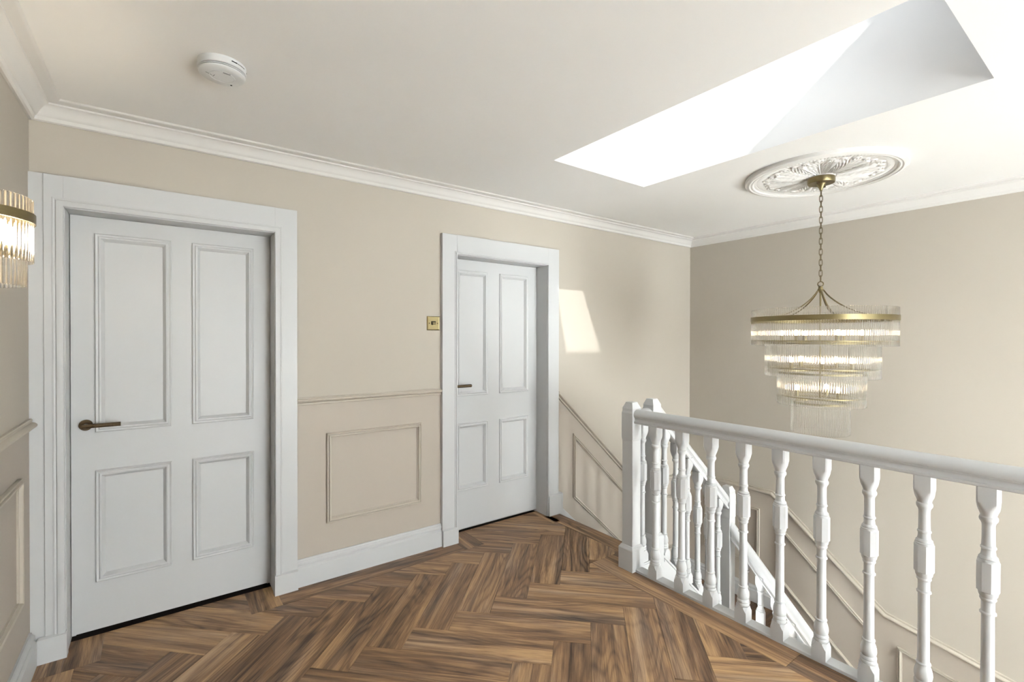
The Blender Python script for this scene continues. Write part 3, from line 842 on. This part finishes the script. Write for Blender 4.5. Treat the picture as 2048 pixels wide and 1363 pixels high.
mb = MB(); mb.tube([(CX + 0.015 * math.cos(t) * math.cos(view + math.pi / 2), CY + 0.015 * math.cos(t) * math.sin(view + math.pi / 2), 1.757 + 0.015 * math.sin(t)) for t in [2 * math.pi * i / 24 for i in range(24)]], 0.0035, 8, closed=True)
mb.build('hanging_loop', M['chain'], ch, smooth=True, angle=60)
mb = MB(); mb.lathe(CX, CY, [(0.005, 1.745), (0.012, 1.74), (0.013, 1.728), (0.017, 1.726), (0.017, 1.716), (0.010, 1.712), (0.006, 1.70)], 20); mb.build('hub', M['brass'], ch, smooth=True, angle=35)
mb = MB(); mb.tube([(CX, CY, 1.71), (CX, CY, 1.05)], 0.005, 10); mb.build('stem', M['brass'], ch, smooth=True, angle=60)
TIERS = [(0.380, 1.600, 1.375, 0.0127), (0.300, 1.400, 1.185, 0.0127), (0.231, 1.215, 1.010, 0.0127), (0.152, 1.030, 0.835, 0.0127)]
# arms from hub to the top ring
for k in range(5):
    a = -YAW + math.radians(35 + 72 * k)
    pts = []
    for i in range(15):
        t = i / 14
        rr = 0.014 + 0.345 * t ** 1.15
        z = 1.722 - (1.722 - 1.552) * (1 - (1 - t) ** 2.2)
        pts.append((CX + rr * math.cos(a), CY + rr * math.sin(a), z))
    mb = MB(); mb.tube(pts, 0.0042, 8); mb.build('arm', M['chain'], ch, smooth=True, angle=60)
BZ = [1.468, 1.300, 1.125]
for ti, (R, z1, z0, pitch_) in enumerate(TIERS):
    tier = empty('tier', (CX, CY, z0), ch)
    n = int(round(2 * math.pi * R / pitch_))
    mb = MB()
    for j in range(n):
        a = 2 * math.pi * j / n
        x, y = CX + R * math.cos(a), CY + R * math.sin(a)
        rr = 0.0050
        mb.lathe(x, y, [(rr * 0.6, z0), (rr, z0 + 0.0015), (rr, z1 - 0.0015), (rr * 0.6, z1)], 8)
    o = mb.build('glass_rods', M['rod'], tier, smooth=True, angle=50); o['kind'] = 'stuff'
    # carrying rings
    if ti == 0:
        mb = MB(); mb.ring(CX, CY, R + 0.0055, R + 0.009, 1.524, 1.553, 96); mb.build('brass_ring', M['brass'], tier, smooth=True, angle=35)
        mb = MB(); mb.ring(CX, CY, R - 0.012, R - 0.0065, 1.530, 1.548, 96); mb.build('inner_ring', M['brass'], tier, smooth=True, angle=35)
    else:
        zr = [0, 1.385, 1.200, 1.015][ti]
        mb = MB(); mb.ring(CX, CY, R - 0.012, R - 0.0065, zr, zr + 0.012, 96); mb.build('inner_ring', M['brass'], tier, smooth=True, angle=35)
    if ti < 3:
        zz = BZ[ti] - 0.055
        nb = [6, 5, 3][ti]; rb = R * 0.55
        mb = MB(); mb.ring(CX, CY, R * 0.86, R * 0.86 + 0.006, zz - 0.012, zz - 0.006, 96); mb.build('lamp_ring', M['brass'], tier, smooth=True, angle=35)
        for j in range(nb):
            a = -YAW + 2 * math.pi * (j + 0.35) / nb
            x, y = CX + rb * math.cos(a), CY + rb * math.sin(a)
            mb = MB(); mb.tube([(CX, CY, zz - 0.009), (CX + R * 0.86 * math.cos(a), CY + R * 0.86 * math.sin(a), zz - 0.009)], 0.003, 8); sp = mb.build('spoke', M['brass'], tier)
            mb = MB(); mb.lathe(x, y, [(0.012, zz - 0.012), (0.012, zz + 0.022), (0.009, zz + 0.026)], 14); lh = mb.build('lamp_holder', M['brass'], tier, smooth=True, angle=35)
            mb = MB(); mb.lathe(x, y, [(0.005, zz + 0.026), (0.009, zz + 0.032), (0.0105, zz + 0.040), (0.0105, zz + 0.048), (0.007, zz + 0.055), (0.002, zz + 0.058)], 14); o = mb.build('bulb', M['bulb'], lh, smooth=True, angle=60)

# ================================================================= WALL SCONCE
SYC, SR, SR2 = 2.063, 0.138, 0.122
sco = tag(empty('wall_sconce', (-L, SYC, 1.70)), 'half round brass and glass rod wall light beside the first white door', 'wall light')
mb = MB(); mb.box(-L, -L + 0.018, SYC - 0.03, SYC + 0.03, 1.62, 1.80); mb.build('backplate', M['brass'], sco, bevel=0.003)
h0, h1 = -math.pi / 2, math.pi / 2
mb = MB(); mb.ring(-L, SYC, SR + 0.0065, SR + 0.010, 1.768, 1.797, 40, 0, h0, h1); mb.build('brass_band', M['brass'], sco, smooth=True, angle=35)
mb = MB(); mb.ring(-L, SYC, SR - 0.012, SR - 0.0065, 1.772, 1.790, 40, 0, h0, h1); mb.build('inner_band', M['brass'], sco, smooth=True, angle=35)
mb = MB(); mb.ring(-L, SYC, SR2 - 0.012, SR2 - 0.0065, 1.672, 1.682, 40, 0, h0, h1); mb.build('inner_band', M['brass'], sco, smooth=True, angle=35)
for R, z0, z1, nm in ((SR, 1.649, 1.842, 'glass_rod'), (SR2, 1.575, 1.690, 'glass_rod')):
    n = int(math.pi * R / 0.0128); src = None
    for j in range(n + 1):
        a = h0 + (h1 - h0) * (j + 0.5) / (n + 1)
        p = (-L + R * math.cos(a), SYC + R * math.sin(a), z0)
        if src is None:
            mb = MB(); mb.lathe(0, 0, [(0.0035, 0), (0.0053, 0.0015), (0.0053, z1 - z0 - 0.0015), (0.0035, z1 - z0)], 10)
            src = mb.build(nm, M['rod'], None, (0, 0, 0), smooth=True, angle=50); src.parent = sco; src.location = Vector(p) - WPOS[sco.name]
        else: inst(nm, src, sco, p)
for dy in (-0.045, 0.045):
    x, y = -L + 0.08, SYC + dy
    mb = MB(); mb.tube([(-L + 0.015, y, 1.675), (x, y, 1.675)], 0.005, 8); mb.lathe(x, y, [(0.012, 1.667), (0.012, 1.70), (0.009, 1.704)], 14)
    lh = mb.build('lamp_holder', M['brass'], sco, smooth=True, angle=35)
    mb = MB(); mb.lathe(x, y, [(0.007, 1.704), (0.014, 1.716), (0.0175, 1.732), (0.0175, 1.745), (0.012, 1.758), (0.004, 1.766)], 14); mb.build('bulb', M['sbulb'], lh, smooth=True, angle=60)

# ================================================================= SMOKE ALARM
sx, sy, sr = 0.187, 2.088, 0.079
sm = tag(empty('smoke_alarm', (sx, sy, ZC)), 'round white smoke alarm on the ceiling above the first door', 'smoke alarm')
mb = MB(); mb.lathe(sx, sy, [(sr, ZC), (sr, 2.4165), (sr - 0.002, 2.4150), (sr - 0.012, 2.4150)], 64, caps=False); mb.build('base', M['plastic'], sm, smooth=True, angle=35)
mb = MB(); mb.lathe(sx, sy, [(sr - 0.006, 2.4155), (sr - 0.006, 2.4045)], 64, caps=False); mb.build('vent_gap', M['grey'], sm)
mb = MB(); mb.ring(sx, sy, sr - 0.007, sr - 0.0035, 2.4098, 2.4118, 64); mb.build('vent_ring', M['plastic'], sm, smooth=True, angle=35)
mb = MB(); mb.lathe(sx, sy, [(0, 2.4070), (sr - 0.004, 2.4070), (sr - 0.0025, 2.4055), (sr - 0.003, 2.4010), (sr - 0.008, 2.3975), (0.042, 2.3965), (0.041, 2.3950), (0.039, 2.3965), (0.0, 2.3965)], 64, caps=False)
cov = mb.build('cover', M['plastic'], sm, smooth=True, angle=35)
fx, fy = -math.sin(YAW), -math.cos(YAW)          # towards the room
def alarm_bar(nm, px, py, wx, wy, z0, z1, mat, par, rot):
    mb = MB(); c, s_ = math.cos(rot), math.sin(rot)
    q = [(px + a * c - b * s_, py + a * s_ + b * c) for a, b in ((-wx, -wy), (wx, -wy), (wx, wy), (-wx, wy))]
    mb.loft([[(x, y, z0) for x, y in q], [(x, y, z1) for x, y in q]]); return mb.build(nm, mat, par)
for k in range(2):
    alarm_bar('vent_slot', sx + 0.012, sy - 0.037 + k * 0.006 + 0.0, 0.012, 0.0014, 2.3955, 2.3985, M['grey'], cov, 0.15)
alarm_bar('test_mark', sx - 0.042, sy + 0.003, 0.012, 0.0012, 2.3960, 2.3985, M['grey'], cov, 0.5)
alarm_bar('test_mark', sx - 0.026, sy + 0.008, 0.0012, 0.008, 2.3960, 2.3985, M['grey'], cov, 0.3)
mb = MB(); mb.lathe(sx + 0.035, sy + 0.052, [(0.0035, 2.3995), (0.0035, 2.396), (0.001, 2.3955)], 12); mb.build('indicator', M['black'], cov)
a = math.atan2(-0.78, 0.35)
for k, (da, hh) in enumerate(((0.0, 0.0016), (0.28, 0.0010), (0.46, 0.0010), (1.0, 0.002))):
    aa = a + da
    alarm_bar('side_mark', sx + (sr) * math.cos(aa), sy + (sr) * math.sin(aa), 0.0012, 0.010 if k < 3 else 0.002, 2.428 - hh, 2.428 + hh, M['grey'] if k else M['black'], sm, aa)

# ================================================================= SWITCH
swx, swz = 1.481, 1.518
sw = tag(empty('light_switch', (swx, D, swz)), 'square antique brass light switch beside the second white door', 'light switch')
mb = MB(); mb.loft([[(swx - h, D - y, swz - h), (swx + h, D - y, swz - h), (swx + h, D - y, swz + h), (swx - h, D - y, swz + h)] for y, h in ((0, 0.047), (0.004, 0.047), (0.0075, 0.0435), (0.0065, 0.0385), (0.0060, 0.0385))])
pl = mb.build('plate', M['brass'], sw)
mb = MB(); mb.box(swx - 0.017, swx + 0.017, D - 0.0066, D - 0.004, swz - 0.010, swz + 0.014); mb.build('surround', M['black'], pl)
mb = MB(); mb.loft([[(swx - 0.009, D - 0.006, swz - 0.009), (swx + 0.013, D - 0.006, swz - 0.009), (swx + 0.013, D - 0.006, swz + 0.008), (swx - 0.009, D - 0.006, swz + 0.008)],
                    [(swx - 0.008, D - 0.014, swz - 0.009), (swx + 0.012, D - 0.014, swz - 0.009), (swx + 0.012, D - 0.009, swz + 0.007), (swx - 0.008, D - 0.009, swz + 0.007)]])
mb.build('rocker', M['brass'], sw)
for sgn in (-1, 1):
    mb = MB(); n = 14
    mb.loft([[(swx + sgn * 0.030 + q * math.cos(2 * math.pi * i / n), D - y, swz + q * math.sin(2 * math.pi * i / n)) for i in range(n)] for y, q in ((0.005, 0.0045), (0.0072, 0.0045), (0.0078, 0.003))])
    mb.build('screw', M['bronze'], sw)
